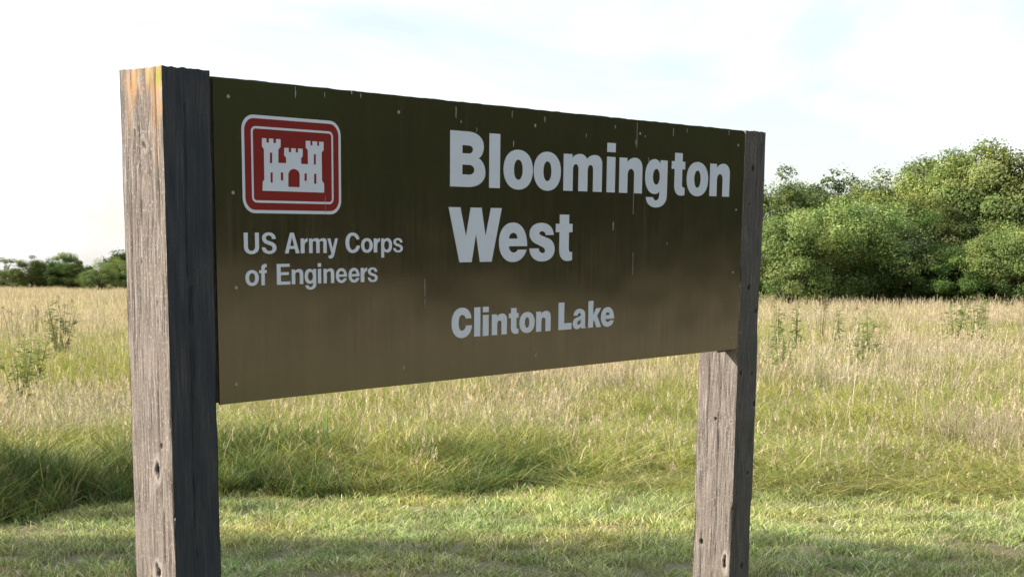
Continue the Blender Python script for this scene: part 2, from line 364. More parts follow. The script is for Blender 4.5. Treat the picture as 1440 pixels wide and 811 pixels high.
ffr = [ff(xr0, *a) for a in ((1060, 237, .009, .012, 'hole'), (1055, 288, .005, .006, 'hole'), (1054, 404, .010, .012, 'hole'), (1063, 438, .008, .010, 'hole'), (1061, 190, .010, .016, 'knot'),
                              (1043, 524, .009, .010, 'hole'), (1058, 525, .005, .006, 'hole'), (1062, 567, .011, .014, 'scar'), (1052, 665, .007, .008, 'hole'), (1044, 795, .011, .013, 'hole'))]
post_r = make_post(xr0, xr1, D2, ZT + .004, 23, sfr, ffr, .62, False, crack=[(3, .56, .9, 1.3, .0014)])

# ---- panel
def box_me(name, x0, x1, y0, y1, z0, z1, mat, bev=0.0):
    v = [(x, y, z) for z in (z0, z1) for y in (y0, y1) for x in (x0, x1)]
    f = np.array([(0, 1, 5, 4), (1, 3, 7, 5), (3, 2, 6, 7), (2, 0, 4, 6), (4, 5, 7, 6), (2, 3, 1, 0)])
    return mesh_np(name, v, f, mat)
def flat_prism(name, polys, y0, y1, mat):
    """polys: list of [outer, hole, ...] in (x,z); front at y0 (towards the viewer), back at y1"""
    V = []; Ft = []; Fq = []
    for loops in polys:
        b = len(V); fl = [p for l in loops for p in l]; n = len(fl)
        V += [(x, y0, z) for x, z in fl] + [(x, y1, z) for x, z in fl]
        tris = tessellate_polygon([[Vector((x, z, 0)) for x, z in l] for l in loops])
        for a, c, d in tris:
            p, q, r = fl[a], fl[c], fl[d]; cr = (q[0] - p[0]) * (r[1] - p[1]) - (q[1] - p[1]) * (r[0] - p[0])
            if cr < 0: c, d = d, c
            Ft.append((b + a, b + c, b + d)); Ft.append((b + n + a, b + n + d, b + n + c))
        s = 0
        for l in loops:
            for i in range(len(l)):
                j = (i + 1) % len(l); Fq.append((b + s + i, b + s + j, b + n + s + j, b + n + s + i))
            s += len(l)
    return mesh_np(name, V, [np.array(Ft), np.array(Fq)], mat)
def top_line(x): return ZT + .0016 * (fbm(np.array([x * 9]), np.array([1.]), 5)[0] - .5)
pts = [(XL, ZB), (XR, ZB), (XR, ZT - .014), (XR - .003, ZT - .006), (XR - .010, ZT - .001)]
pts += [(x, top_line(x)) for x in np.linspace(XR - .03, XL, 60)]
panel = obj('sign_panel', flat_prism('sign_panel', [[pts]], 0.0, .006, M_panel), sign)
bb = [(XL + .002, ZB + .004), (XR - .004, ZB + .004)] + [(x, ZT + .0025 + .004 * (fbm(np.array([x * 30]), np.array([2.]), 8)[0] - .5)) for x in np.linspace(XR - .004, XL + .002, 160)]
obj('backing_board', flat_prism('backing_board', [[bb]], .0075, .030, M_ply), sign)
obj('cleat', box_me('cleat', XR - .10, XR + .006, .031, .070, ZB - .012, ZT - .05, M_ply), sign)
obj('cleat', box_me('cleat', XL - .004, XL + .07, .031, .070, ZB + .012, ZT - .05, M_ply), sign)

# ---- lettering
def curve(path, n=9):
    out = []; cur = None
    for p in path:
        if p[0] == 'c':
            _, kx_, ky_, x, y = p; a = .6
            c1 = (cur[0] + (kx_ - cur[0]) * a, cur[1] + (ky_ - cur[1]) * a); c2 = (x + (kx_ - x) * a, y + (ky_ - y) * a)
            for i in range(1, n + 1):
                s = i / n; u = 1 - s
                out.append((u ** 3 * cur[0] + 3 * u * u * s * c1[0] + 3 * u * s * s * c2[0] + s ** 3 * x, u ** 3 * cur[1] + 3 * u * u * s * c1[1] + 3 * u * s * s * c2[1] + s ** 3 * y))
            cur = (x, y)
        else: out.append(p); cur = p
    res = []
    for p in out:
        if not res or abs(p[0] - res[-1][0]) + abs(p[1] - res[-1][1]) > 1e-5: res.append(p)
    if abs(res[0][0] - res[-1][0]) + abs(res[0][1] - res[-1][1]) < 1e-5: res.pop()
    return res
c = lambda kx_, ky_, x, y: ('c', kx_, ky_, x, y)
X, O = .72, .015
def oval(x0, x1, y0, y1):
    xm, ym = (x0 + x1) / 2, (y0 + y1) / 2
    return [(x0, ym), c(x0, y1, xm, y1), c(x1, y1, x1, ym), c(x1, y0, xm, y0), c(x0, y0, x0, ym)]
def g_o(s, st): return [[oval(0, 1, -O, X + O), oval(s, 1 - s, st - O, X + O - st)]]
def g_n(s, A): return [[[(0, 0), (0, X), (s * .93, X), (s * .93, X - .09), c(s + .1, X + O, .68, X + O), c(1, X + O, 1, X - .2), (1, 0), (1 - s, 0), (1 - s, A - .12), c(1 - s, A, .5, A), c(s, A, s, A - .14), (s, 0)]]]
def g_m(s, A, m1, m2): return [[[(0, 0), (0, X), (s * .92, X), (s * .92, X - .08), c(s + .04, X + O, .43, X + O), c(.56, X + O, .595, X - .08), c(.67, X + O, .82, X + O), c(1, X + O, 1, X - .17), (1, 0), (1 - s, 0), (1 - s, A - .1), c(1 - s, A, (1 - s + m2) / 2, A), c(m2, A, m2, A - .12), (m2, 0), (m1, 0), (m1, A - .1), c(m1, A, (s + m1) / 2, A), c(s, A, s, A - .12), (s, 0)]]]
def g_i(): return [[[(0, 0), (0, X), (1, X), (1, 0)]], [[(0, .815), (0, 1), (1, 1), (1, .815)]]]
def g_l(): return [[[(0, 0), (0, 1), (1, 1), (1, 0)]]]
def g_r(s, st): return [[[(0, 0), (0, X), (s * .92, X), (s * .92, X - .12), c(s + .12, X + O, 1, X + O), (1, X - st), c(s, X - st - .02, s, X - st - .22), (s, 0)]]]
def g_g(s, st, dt): return [[[(1, X), (1, -.02), c(1, -.285, .5, -.285), c(.08, -.285, .05, -.07), (s + .03, -.07), c(s + .05, -.285 + dt, .5, -.285 + dt), c(1 - s, -.285 + dt, 1 - s, -.02), (1 - s, .07), c(.62, 0, .43, 0), c(0, 0, 0, .36), c(0, X + O, .42, X + O), c(.6, X + O, 1 - s + .02, X - .09), (1 - s + .02, X)], oval(s, 1 - s, st, X - st + .01)]]
def g_p(s, st): return [[[(0, -.27), (0, X), (s * .93, X), (s * .93, X - .09), c(.4, X + O, .57, X + O), c(1, X + O, 1, .36), c(1, -O, .57, -O), c(.4, -O, s, .07), (s, -.27)], oval(s, 1 - s, st - O, X + O - st)]]
def g_t(a, b, st): return [[[(a, .9), (b, .9), (b, X), (1, X), (1, X - st), (b, X - st), (b, .24), c(b, .155, .92, .16), (1, .165), (1, 0), c(.85, -O, .7, -O), c(a, -O, a, .2), (a, X - st), (0, X - st), (0, X), (a, X)]]]
def g_f(a, b, st): return [[[(a, 0), (a, X - st), (0, X - st), (0, X), (a, X), (a, .8), c(a, 1.01, .8, 1.01), (1, 1.0), (1, 1 - st), c(b, 1 - st, b, .80), (b, X), (1, X), (1, X - st), (b, X - st), (b, 0)]]]
def g_e(s, y1, y2, yt, y3, y4): return [[[(1, y1), c(1.0, X + O, .5, X + O), c(0, X + O, 0, .36), c(0, -O, .5, -O), c(.88, -O, .98, y3), (1 - s + .02, y3), c(.62, y4, .53, y4), c(s, y4, s, y1)], [(s, y2), c(s, yt, .5, yt), c(1 - s, yt, 1 - s, y2)]]]
def g_C(s, st, yu, yl): return [[[(.97, yu), (1 - s + .03, yu), c(.66, 1 + O - st, .5, 1 + O - st), c(s, 1 + O - st, s, .5), c(s, st - O, .5, st - O), c(.68, st - O, 1 - s + .05, yl), (1, yl), c(.97, -O, .5, -O), c(0, -O, 0, .5), c(0, 1 + O, .5, 1 + O), c(.94, 1 + O, .97, yu)]]]
s_bold = [[[(.953, .50), (.635, .50), c(.62, .572, .49, .572), c(.38, .572, .38, .53), c(.38, .50, .56, .47), (.78, .425), c(1, .37, 1, .22), c(1, -O, .5, -O), c(.02, -O, 0, .24), (.36, .24), c(.38, .147, .52, .147), c(.62, .147, .62, .195), c(.62, .245, .48, .275), (.24, .335), c(0, .39, 0, .52), c(0, .735, .47, .735), c(.94, .735, .953, .50)]]]
def S_med(h): 
    k = lambda y: (y + O) / 1.03 * (h + 2 * O) - O
    P_ = [(.96, .70), (.71, .70), c(.70, .87, .49, .87), c(.28, .87, .28, .745), c(.28, .66, .42, .625), (.68, .56), c(1, .48, 1, .28), c(1, -.015, .52, -.015), c(.02, -.015, 0, .3), (.26, .3), c(.27, .125, .53, .125), c(.74, .125, .74, .265), c(.74, .35, .6, .39), (.33, .455), c(.03, .53, .03, .74), c(.03, 1.015, .5, 1.015), c(.95, 1.015, .96, .70)]
    return [[[(p[0], p[1], k(p[2]), p[3], k(p[4])) if p[0] == 'c' else (p[0], k(p[1])) for p in P_]]]
BOLD = {
 'B': [[[(0, 0), (0, 1), (.5, 1), c(.95, 1, .95, .75), c(.95, .58, .80, .53), c(1, .47, 1, .27), c(1, 0, .5, 0)], [(.34, .605), (.34, .75), (.52, .75), c(.64, .75, .64, .68), c(.64, .605, .52, .605)], [(.34, .225), (.34, .40), (.54, .40), c(.68, .40, .68, .31), c(.68, .225, .54, .225)]]],
 'l': g_l(), 'o': g_o(.35, .185), 'm': g_m(.236, .53, .382, .618), 'i': g_i(), 'n': g_n(.355, .50), 'g': g_g(.345, .20, .15), 't': g_t(.225, .79, .165),
 'W': [[[(0, 1), (.215, 1), (.321, .47), (.405, 1), (.611, 1), (.69, .48), (.79, 1), (1, 1), (.81, 0), (.585, 0), (.508, .524), (.43, 0), (.202, 0)]]],
 'e': g_e(.35, .286, .43, .54, .22, .165), 's': s_bold, 'C': g_C(.34, .245, .64, .40),
 'L': [[[(0, 0), (0, 1), (.43, 1), (.43, .235), (1, .235), (1, 0)]]],
 'a': [[[(.05, .49), c(.08, .735, .5, .735), c(.95, .735, .95, .5), (.95, .12), c(.95, .04, 1, .03), (1, 0), (.66, 0), (.63, .075), c(.52, -.015, .34, -.015), c(0, -.015, 0, .2), c(0, .37, .3, .415), c(.62, .45, .62, .51), c(.62, .58, .5, .58), c(.38, .58, .37, .49)], [(.62, .335), c(.5, .31, .44, .29), c(.34, .27, .34, .21), c(.34, .14, .44, .14), c(.62, .14, .62, .28)]]],
 'k': [[[(0, 0), (0, 1), (.37, 1), (.37, .47), (.6, X), (.98, X), (.68, .44), (1, 0), (.62, 0), (.45, .29), (.37, .2), (.37, 0)]]],
}
MED = {
 'U': [[[(0, 1), (.26, 1), (.26, .34), c(.26, .135, .5, .135), c(.74, .135, .74, .34), (.74, 1), (1, 1), (1, .33), c(1, -O, .5, -O), c(0, -O, 0, .33)]]],
 'S': S_med(1.0), 's': S_med(X), 'A': [[[(0, 0), (.37, 1), (.63, 1), (1, 0), (.75, 0), (.68, .22), (.32, .22), (.25, 0)], [(.5, .80), (.365, .36), (.635, .36)]]],
 'r': g_r(.55, .15), 'm': g_m(.19, .60, .405, .595), 'C': g_C(.26, .15, .67, .36), 'o': g_o(.27, .145), 'p': g_p(.27, .145), 'n': g_n(.30, .59), 'i': g_i(),
 'y': [[[(0, X), (.27, X), (.5, .20), (.74, X), (1, X), (.63, -.1), c(.54, -.285, .3, -.28), (.1, -.27), (.1, -.13), c(.33, -.16, .37, -.02)]]],
 'f': g_f(.28, .72, .14), 'E': [[[(0, 0), (0, 1), (.97, 1), (.97, .855), (.29, .855), (.29, .60), (.9, .60), (.9, .46), (.29, .46), (.29, .145), (1, .145), (1, 0)]]],
 'g': g_g(.28, .145, .12), 'e': g_e(.27, .30, .42, .59, .22, .125),
}
def word_line(font, items, pb0, pb1, ptop, ox, oy, sc):
    """items: (char, left, right) zoomed-crop pixels; pb0/pb1 two baseline points, ptop a cap-top point"""
    q = lambda p: pl(ox + p[0] / sc, oy + p[1] / sc)
    z0 = (q(pb0)[1] + q(pb1)[1]) / 2; h = q(ptop)[1] - z0
    ym = (pb0[1] + pb1[1]) / 2 - 20
    for ch, l, r in items:
        xa, xb = q((l, ym))[0], q((r, ym))[0]
        polys = [[[(xa + x * (xb - xa), z0 + y * h) for x, y in curve(lp)] for lp in poly] for poly in font[ch]]
        obj('letter', flat_prism('letter', polys, -.0009, -.0001, M_white), panel)
word_line(BOLD, [('B', 78, 196), ('l', 209, 245), ('o', 257, 355), ('o', 358, 449), ('m', 458, 587), ('i', 603, 631), ('n', 645, 722), ('g', 732, 806), ('t', 820, 865), ('o', 871, 943), ('n', 949, 1015)], (78, 243), (1015, 279), (78, 55), 600, 160, 2.3857)
word_line(BOLD, [('W', 75, 610), ('e', 585, 870), ('s', 893, 1148), ('t', 1158, 1325)], (183, 638), (508, 634), (75, 80), 620, 280, 7.2)
word_line(BOLD, [('C', 82, 240), ('l', 258, 305), ('i', 325, 370), ('n', 395, 512), ('t', 527, 602), ('o', 610, 728), ('n', 740, 852), ('L', 913, 1015), ('a', 1025, 1125), ('k', 1145, 1245), ('e', 1243, 1345)], (258, 405), (913, 354), (913, 142), 620, 400, 5.538)
A0, A1 = 0, (450 - 335) * 8.11
word_line(MED, [('U', 65, 237), ('S', 268, 435), ('A', 530, 697), ('r', 712, 790), ('m', 808, A1 + 75), ('y', A1 + 85, A1 + 203), ('C', A1 + 290, A1 + 453), ('o', A1 + 468, A1 + 600), ('r', A1 + 612, A1 + 682), ('p', A1 + 697, A1 + 820), ('s', A1 + 833, A1 + 943)], (60, 338), (A1 + 640, 325), (65, 98), 335, 315, 8.11)
word_line(MED, [('o', 82, 233), ('f', 240, 325), ('E', 440, 592), ('n', 610, 740), ('g', 757, 888), ('i', 908, 945), ('n', A1 + 40, A1 + 160), ('e', A1 + 180, A1 + 307), ('e', A1 + 325, A1 + 450), ('r', A1 + 463, A1 + 537), ('s', A1 + 543, A1 + 655)], (440, 692), (A1 + 480, 661), (440, 455), 335, 315, 8.11)

# ---- castle emblem
ep = lambda x, y: pl(335 + x / 5.407, 155 + y / 5.407)
ex0 = ep(28, 400)[0]; ex1 = ep(779, 430)[0]; ez1 = (ep(130, 38)[1] + ep(690, 79)[1]) / 2; ez0 = (ep(130, 785)[1] + ep(700, 789)[1]) / 2
def rrect(x0, x1, z0, z1, r, n=8):
    out = []
    for cx_, cz_, a0 in ((x1 - r, z0 + r, -90), (x1 - r, z1 - r, 0), (x0 + r, z1 - r, 90), (x0 + r, z0 + r, 180)):
        for i in range(n + 1):
            a = math.radians(a0 + 90 * i / n); out.append((cx_ + r * math.cos(a), cz_ + r * math.sin(a)))
    return out
ew = ex1 - ex0; eh = ez1 - ez0; bt = .0085 * 1.05
obj('emblem_border', flat_prism('emblem_border', [[rrect(ex0, ex1, ez0, ez1, eh * .155)]], -.0008, -.0001, M_white), panel)
obj('emblem_field', flat_prism('emblem_field', [[rrect(ex0 + bt, ex1 - bt, ez0 + bt, ez1 - bt, eh * .125)]], -.0012, -.0006, M_red), panel)
ix0, ix1 = ep(98, 400)[0], ep(720, 430)[0]; iz1 = (ep(130, 126)[1] + ep(690, 158)[1]) / 2; iz0 = (ep(130, 703)[1] + ep(690, 714)[1]) / 2
it = .0062
obj('emblem_frame', flat_prism('emblem_frame', [[rrect(ix0, ix1, iz0, iz1, eh * .06), rrect(ix0 + it, ix1 - it, iz0 + it, iz1 - it, eh * .035)]], -.0016, -.0010, M_white), panel)
castle = [(178,213),(211,215),(211,247),(231,248),(231,216),(264,218),(264,250),(285,251),(285,220),(319,222),(319,280),(302,300),(302,401),(362,403),(362,363),(347,343),(347,287),(381,288),(381,320),(400,321),(400,290),(434,291),(434,322),(452,323),(452,292),(487,294),(487,350),(475,367),(476,409),(528,411),(527,305),(511,285),(511,233),(546,235),(546,268),(562,269),(562,237),(597,239),(597,271),(612,272),(612,240),(646,242),(646,305),(631,322),(634,535),(650,558),(651,627),(183,612),(184,545),(196,527),(193,298),(178,275)]
holes = [[(a, b), (c_, b), (c_, d_), (a, d_)] for a, b, c_, d_ in ((238,323,256,403),(243,474,260,551),(321,474,340,535),(572,336,588,414),(501,481,519,538),(574,484,592,560))]
door = curve([(378, 583), (378, 490), c(381, 447, 420, 447), c(463, 449, 465, 494), (465, 586)])
obj('emblem_castle', flat_prism('emblem_castle', [[[ep(*p) for p in castle]] + [[ep(*p) for p in h] for h in holes + [door]]], -.0017, -.0010, M_white), panel)

# ---- screws and stains on the panel
a_ = np.linspace(0, 2 * math.pi, 12, endpoint=False)
sv = [(math.cos(t) * r, y, math.sin(t) * r) for r, y in ((.0052, 0), (.0048, -.0012), (.0022, -.0018)) for t in a_] + [(0, -.0018 + .0006, 0)]
sfq = [(k * 12 + i, k * 12 + (i + 1) % 12, (k + 1) * 12 + (i + 1) % 12, (k + 1) * 12 + i) for k in (0, 1) for i in range(12)]
sft = [(24 + i, 24 + (i + 1) % 12, 36) for i in range(12)]
screw_me = mesh_np('screw', sv, [np.array(sfq), np.array(sft)], M_screw)
for px, py in ((320.8, 136), (327.5, 271), (332, 404.5), (332, 540), (560.5, 158), (752.5, 177), (1038, 204.5), (1035, 295), (1030.5, 383), (1027.5, 473.5), (753, 499), (568, 517), (900, 188)):
    x, z = pl(px, py); obj('screw', screw_me, panel, (x, -.0002, z))
rs = random.Random(4); polys = []
def streak(px, py, L, wd):
    x, z = pl(px, py); n = 7; lf = []; rt = []
    for i in range(n):
        f = i / (n - 1); w_ = wd * (.25 + .75 * math.sin(math.pi * min(1, .12 + f * .85))) * rs.uniform(.5, 1.2); o_ = rs.uniform(-.3, .3) * wd
        lf.append((x - w_ / 2 + o_, z - f * L)); rt.append((x + w_ / 2 + o_, z - f * L))
    polys.append([lf + rt[::-1]])
for a in ((415, 122, .032, .0022), (456, 130, .014, .0012), (494, 128, .010, .003), (507, 132, .012, .003), (641, 150, .035, .0028), (648, 169, .010, .003), (720, 156, .022, .0016), (722, 198, .020, .0024), (766, 164, .020, .0026), (753, 174, .006, .003),
          (896, 172, .09, .0011), (894, 197, .018, .0022), (891, 262, .10, .0008), (862, 312, .030, .0034), (907, 190, .010, .002), (947, 180, .03, .0012), (966, 181, .016, .0014), (1025, 183, .020, .002), (912, 222, .02, .0014), (938, 340, .012, .001), (597, 392, .055, .0012), (597, 420, .03, .0010),
          (865, 176, .012, .0016), (824, 188, .012, .0013), (670, 180, .012, .0014), (650, 452, .01, .0018), (457, 275, .05, .0008), (890, 355, .08, .0007), (748, 489, .012, .002)):
    streak(*a)
obj('stain', flat_prism('stain', polys, -.0022, -.0001, M_drop), panel, kind='stuff')

# ------------------------------------------------------------------ grass
def blades(n, rad, hmin, hmax, w0, w1, lean, cols, seed, seeds=0.0, seedcol=None, upright=0.0):
    """n curved tapering blades rooted in a disc; returns verts, quads, tris, tint"""
    r = np.random.default_rng(seed); V = []; Q = []; Tt = []; col = []
    b = 0
    for i in range(n):
        a = r.uniform(0, 2 * math.pi); q = rad * math.sqrt(r.uniform(0, 1)); x0, y0 = q * math.cos(a), q * math.sin(a)
        h = r.uniform(hmin, hmax); wd = r.uniform(w0, w1); la = r.uniform(0, 2 * math.pi); ln = lean * r.uniform(.15, 1) * h
        stalk = r.uniform() < seeds
        if stalk: h *= 1.25; ln *= .35; wd *= .5
        fa = r.uniform(0, math.pi); fx, fy = math.cos(fa), math.sin(fa)
        ci = cols[r.integers(len(cols))]; k = r.uniform(.5, 1.45); ci = np.array(ci) * k
        if stalk and seedcol is not None: ci = np.array(seedcol) * k * .85
        segs = 3
        for s in range(segs + 1):
            f = s / segs; px = x0 + math.cos(la) * ln * f ** 2; py = y0 + math.sin(la) * ln * f ** 2; pz = h * (f - .18 * lean * f * f * (0 if stalk else 1))
            ww = wd * (1 - f ** 1.6) if not stalk else wd
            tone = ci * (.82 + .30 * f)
            if s < segs or stalk:
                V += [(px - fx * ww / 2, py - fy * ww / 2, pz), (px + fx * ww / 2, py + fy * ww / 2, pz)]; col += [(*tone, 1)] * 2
            else:
                V.append((px, py, pz)); col.append((*tone, 1))
        for s in range(segs - (0 if stalk else 1)): Q.append((b + 2 * s, b + 2 * s + 1, b + 2 * s + 3, b + 2 * s + 2))
        if not stalk: Tt.append((b + 2 * segs - 2, b + 2 * segs - 1, b + 2 * segs)); b = len(V)
        else:
            b = len(V)   # a plume of small faces on the stalk tip
            for kk in range(7):
                f = kk / 7; cx_ = px + r.uniform(-.008, .008); cy_ = py + r.uniform(-.008, .008); cz_ = pz - h * .16 + h * .20 * f
                aa = r.uniform(0, math.pi); dx, dy = math.cos(aa) * .0045, math.sin(aa) * .0045; sc = np.array(seedcol) * r.uniform(.8, 1.25)
                V += [(cx_ - dx, cy_ - dy, cz_), (cx_ + dx, cy_ + dy, cz_ + .004), (cx_ + r.uniform(-.012, .012), cy_ + r.uniform(-.012, .012), cz_ + .035)]; col += [(*sc, 1)] * 3
                Tt.append((b, b + 1, b + 2)); b += 3
    return np.array(V), np.array(Q), np.array(Tt), np.array(col)
def clump(name, mat, *a, **k):
    V, Q, Tt, col = blades(*a, **k); return bpy.data.objects.new(name, mesh_np(name, V, [Q, Tt], mat, {'tint': col}))
YG = [(0.333, 0.352, 0.106), (0.428, 0.418, 0.142), (0.285, 0.330, 0.085), (0.499, 0.440, 0.227), (0.178, 0.242, 0.064)]
YT = [(0.428, 0.406, 0.297), (0.530, 0.465, 0.460), (0.337, 0.346, 0.208), (0.571, 0.485, 0.535), (0.245, 0.277, 0.149)]
DG = [(0.072, 0.128, 0.033), (0.105, 0.169, 0.045), (0.145, 0.206, 0.053), (0.065, 0.103, 0.030), (0.263, 0.242, 0.105)]
PK = (0.52, 0.44, 0.34)
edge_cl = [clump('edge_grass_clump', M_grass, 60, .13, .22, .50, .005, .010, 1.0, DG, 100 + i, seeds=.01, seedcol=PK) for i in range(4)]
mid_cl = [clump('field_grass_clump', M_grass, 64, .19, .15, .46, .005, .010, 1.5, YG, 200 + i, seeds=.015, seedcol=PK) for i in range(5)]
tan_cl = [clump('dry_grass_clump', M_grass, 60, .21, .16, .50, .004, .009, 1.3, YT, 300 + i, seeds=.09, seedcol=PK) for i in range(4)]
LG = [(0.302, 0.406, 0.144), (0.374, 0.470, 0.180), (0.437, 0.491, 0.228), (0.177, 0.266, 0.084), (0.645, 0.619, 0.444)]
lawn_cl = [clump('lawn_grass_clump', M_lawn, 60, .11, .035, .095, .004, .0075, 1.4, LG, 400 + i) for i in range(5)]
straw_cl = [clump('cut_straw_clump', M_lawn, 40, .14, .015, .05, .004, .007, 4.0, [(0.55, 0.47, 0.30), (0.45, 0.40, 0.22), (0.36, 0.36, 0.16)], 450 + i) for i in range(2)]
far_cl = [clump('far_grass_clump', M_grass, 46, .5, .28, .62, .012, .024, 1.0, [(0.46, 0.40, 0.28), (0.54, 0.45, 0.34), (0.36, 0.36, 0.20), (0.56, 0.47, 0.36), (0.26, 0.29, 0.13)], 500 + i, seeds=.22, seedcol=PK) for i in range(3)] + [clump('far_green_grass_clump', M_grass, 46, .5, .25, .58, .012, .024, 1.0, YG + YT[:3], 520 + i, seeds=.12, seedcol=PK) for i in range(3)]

def scatter(name, P_, scl, sources, seed, pick=None):
    n = len(P_); r = np.random.default_rng(seed)
    rot = np.zeros((n, 3)); rot[:, 2] = r.uniform(0, 2 * math.pi, n); rot[:, 0] = r.normal(0, .06, n); rot[:, 1] = r.normal(0, .06, n)
    pk = r.integers(0, len(sources), n) if pick is None else pick
    me = mesh_np(name, P_, np.zeros((0, 3), int) if False else [], None) if False else bpy.data.meshes.new(name)
    me.vertices.add(n); me.vertices.foreach_set('co', np.asarray(P_, np.float32).ravel())
    a = me.attributes.new('rot', 'FLOAT_VECTOR', 'POINT'); a.data.foreach_set('vector', rot.astype(np.float32).ravel())
    a = me.attributes.new('scl', 'FLOAT_VECTOR', 'POINT'); a.data.foreach_set('vector', np.asarray(scl, np.float32).ravel())
    a = me.attributes.new('pick', 'INT', 'POINT'); a.data.foreach_set('value', pk.astype(np.int32))
    me.update()
    ng = bpy.data.node_groups.new(name, 'GeometryNodeTree')
    ng.interface.new_socket('Geometry', in_out='INPUT', socket_type='NodeSocketGeometry'); ng.interface.new_socket('Geometry', in_out='OUTPUT', socket_type='NodeSocketGeometry')
    gi = ng.nodes.new('NodeGroupInput'); go = ng.nodes.new('NodeGroupOutput'); iop = ng.nodes.new('GeometryNodeInstanceOnPoints')
    jn = ng.nodes.new('GeometryNodeJoinGeometry')
    for s in reversed(sources):
        oi = ng.nodes.new('GeometryNodeObjectInfo'); oi.inputs['Object'].default_value = s; oi.inputs['As Instance'].default_value = True
        ng.links.new(oi.outputs['Geometry'], jn.inputs[0])
    def na(nm, dt):
        k = ng.nodes.new('GeometryNodeInputNamedAttribute'); k.data_type = dt; k.inputs['Name'].default_value = nm; return k.outputs['Attribute']
    e2r = ng.nodes.new('FunctionNodeEulerToRotation')
    ng.links.new(na('rot', 'FLOAT_VECTOR'), e2r.inputs[0])
    m2p = ng.nodes.new('GeometryNodeMeshToPoints')
    ng.links.new(gi.outputs[0], m2p.inputs[0]); ng.links.new(m2p.outputs[0], iop.inputs['Points'])
    ng.links.new(jn.outputs[0], iop.inputs['Instance']); iop.inputs['Pick Instance'].default_value = True
    ng.links.new(na('pick', 'INT'), iop.inputs['Instance Index']); ng.links.new(e2r.outputs[0], iop.inputs['Rotation']); ng.links.new(na('scl', 'FLOAT_VECTOR'), iop.inputs['Scale'])
    ng.links.new(iop.outputs[0], go.inputs[0])
    o = obj(name, me); md = o.modifiers.new('scatter', 'NODES'); md.node_group = ng
    return o
bx_ = np.array([ray_ground(px, py) for px, py in ((0, 735), (180, 716), (400, 704), (650, 698), (900, 698), (1200, 704), (1440, 708))])
def edge_y(x):
    e = np.interp(x, bx_[:, 0], bx_[:, 1]); e = np.where(x < bx_[0, 0], bx_[0, 1] + (x - bx_[0, 0]) * .2, e)
    return e + (fbm(x * 1.1 + 50, x * 0 + 3, 77, 3) - .5) * 1.0 + (vnoise(x * 3.1, x * 0 + 8, 78) - .5) * .35
def wedge(y0, y1, dens, slope=.48, pad=3.5, seed=1):
    r = np.random.default_rng(seed); wmax = slope * y1 + pad; n = int(2 * wmax * (y1 - y0) * dens)
    x = r.uniform(-wmax, wmax, n); y = r.uniform(y0, y1, n); k = np.abs(x) < slope * y + pad; return x[k], y[k]
def sc3(n, a, b, seed, zmul=None):
    r = np.random.default_rng(seed); s = r.uniform(a, b, n); z = s * r.uniform(.8, 1.2, n)
    if zmul is not None: z = z * zmul
    return np.stack([s, s, z], 1)
# mown strip
x, y = wedge(1.0, 13.0, 75, .55, 6.0, 31); k = y < edge_y(x) + .25; x, y = x[k], y[k]
hz = .42 + .8 * fbm(x * .9, y * .9, 5)
o = scatter('mown_grass', np.stack([x, y, 0 * x], 1), sc3(len(x), .8, 1.3, 32, hz), lawn_cl + straw_cl, 33, np.where(fbm(x * 1.6 + 9, y * 2.2, 21) + np.random.default_rng(34).uniform(-.22, .22, len(x)) > .70, 5 + np.random.default_rng(35).integers(0, 2, len(x)), np.random.default_rng(36).integers(0, 5, len(x))))
for kk, vv in dict(label='short mown green grass in the strip in front of the tall field', category='grass', kind='stuff').items(): o[kk] = vv
# edge tussocks, then the field
x, y = wedge(8.5, 15.5, 55, .75, 6.0, 41); e = edge_y(x); k = (y > e) & (y < e + 1.6 + 1.5 * fbm(x * .7, y * .7, 9)); x, y, e = x[k], y[k], e[k]
wall = np.clip((-x - .2) / 1.6, 0, 1) + .35 * np.clip(1 - abs(x + .2) / 1.2, 0, 1); hz = (.28 + .30 * wall + .42 * np.clip((y - e) / (2.4 - 1.6 * np.clip(wall, 0, 1)), 0, 1)) * (.45 + 1.1 * fbm(x * 1.5, y * 1.5, 12))
o1 = scatter('field_edge_grass', np.stack([x, y, 0 * x], 1), sc3(len(x), .85, 1.25, 42, hz), edge_cl + mid_cl[:4], 43, np.where(fbm(x * .8 + 30, y * .8, 19) + np.clip((x + 1) * .12, -.2, .35) > .55, 4, 0) + np.random.default_rng(44).integers(0, 4, len(x)))
x, y = wedge(9.5, 24, 34, .75, 6.0, 51); e = edge_y(x); k = y > e + .7; x, y = x[k], y[k]
patch = fbm(x * .35 + 7, y * .35, 14); pk = np.where(patch + np.random.default_rng(3).uniform(-.2, .2, len(x)) > .68, 5, 0) + np.random.default_rng(4).integers(0, 4, len(x))
hz = (.35 + 1.3 * fbm(x * .55, y * .55, 15)) * np.clip(.62 + (y - 10) * .04, .6, 1.0)
o2 = scatter('field_grass', np.stack([x, y, 0 * x], 1), sc3(len(x), .85, 1.3, 52, hz), mid_cl + tan_cl, 53, pk)
x, y = wedge(24, 60, 13, .75, 6.0, 61)
patch = fbm(x * .12 + 3, y * .12, 16); pk = np.where(patch + np.random.default_rng(5).uniform(-.2, .2, len(x)) > .72 - (y - 24) * .0035, 5, 0) + np.random.default_rng(6).integers(0, 4, len(x))
hz = (.5 + 1.0 * fbm(x * .25, y * .25, 17))
o3 = scatter('middle_field_grass', np.stack([x, y, 0 * x], 1), sc3(len(x), 1.2, 1.7, 62, hz * .85), mid_cl + tan_cl, 63, pk)
x, y = wedge(60, 330, 1.15, .70, 6.0, 71); k = (y < 150) | (x < -5) | (np.random.default_rng(8).uniform(size=len(x)) < .2); x, y = x[k], y[k]
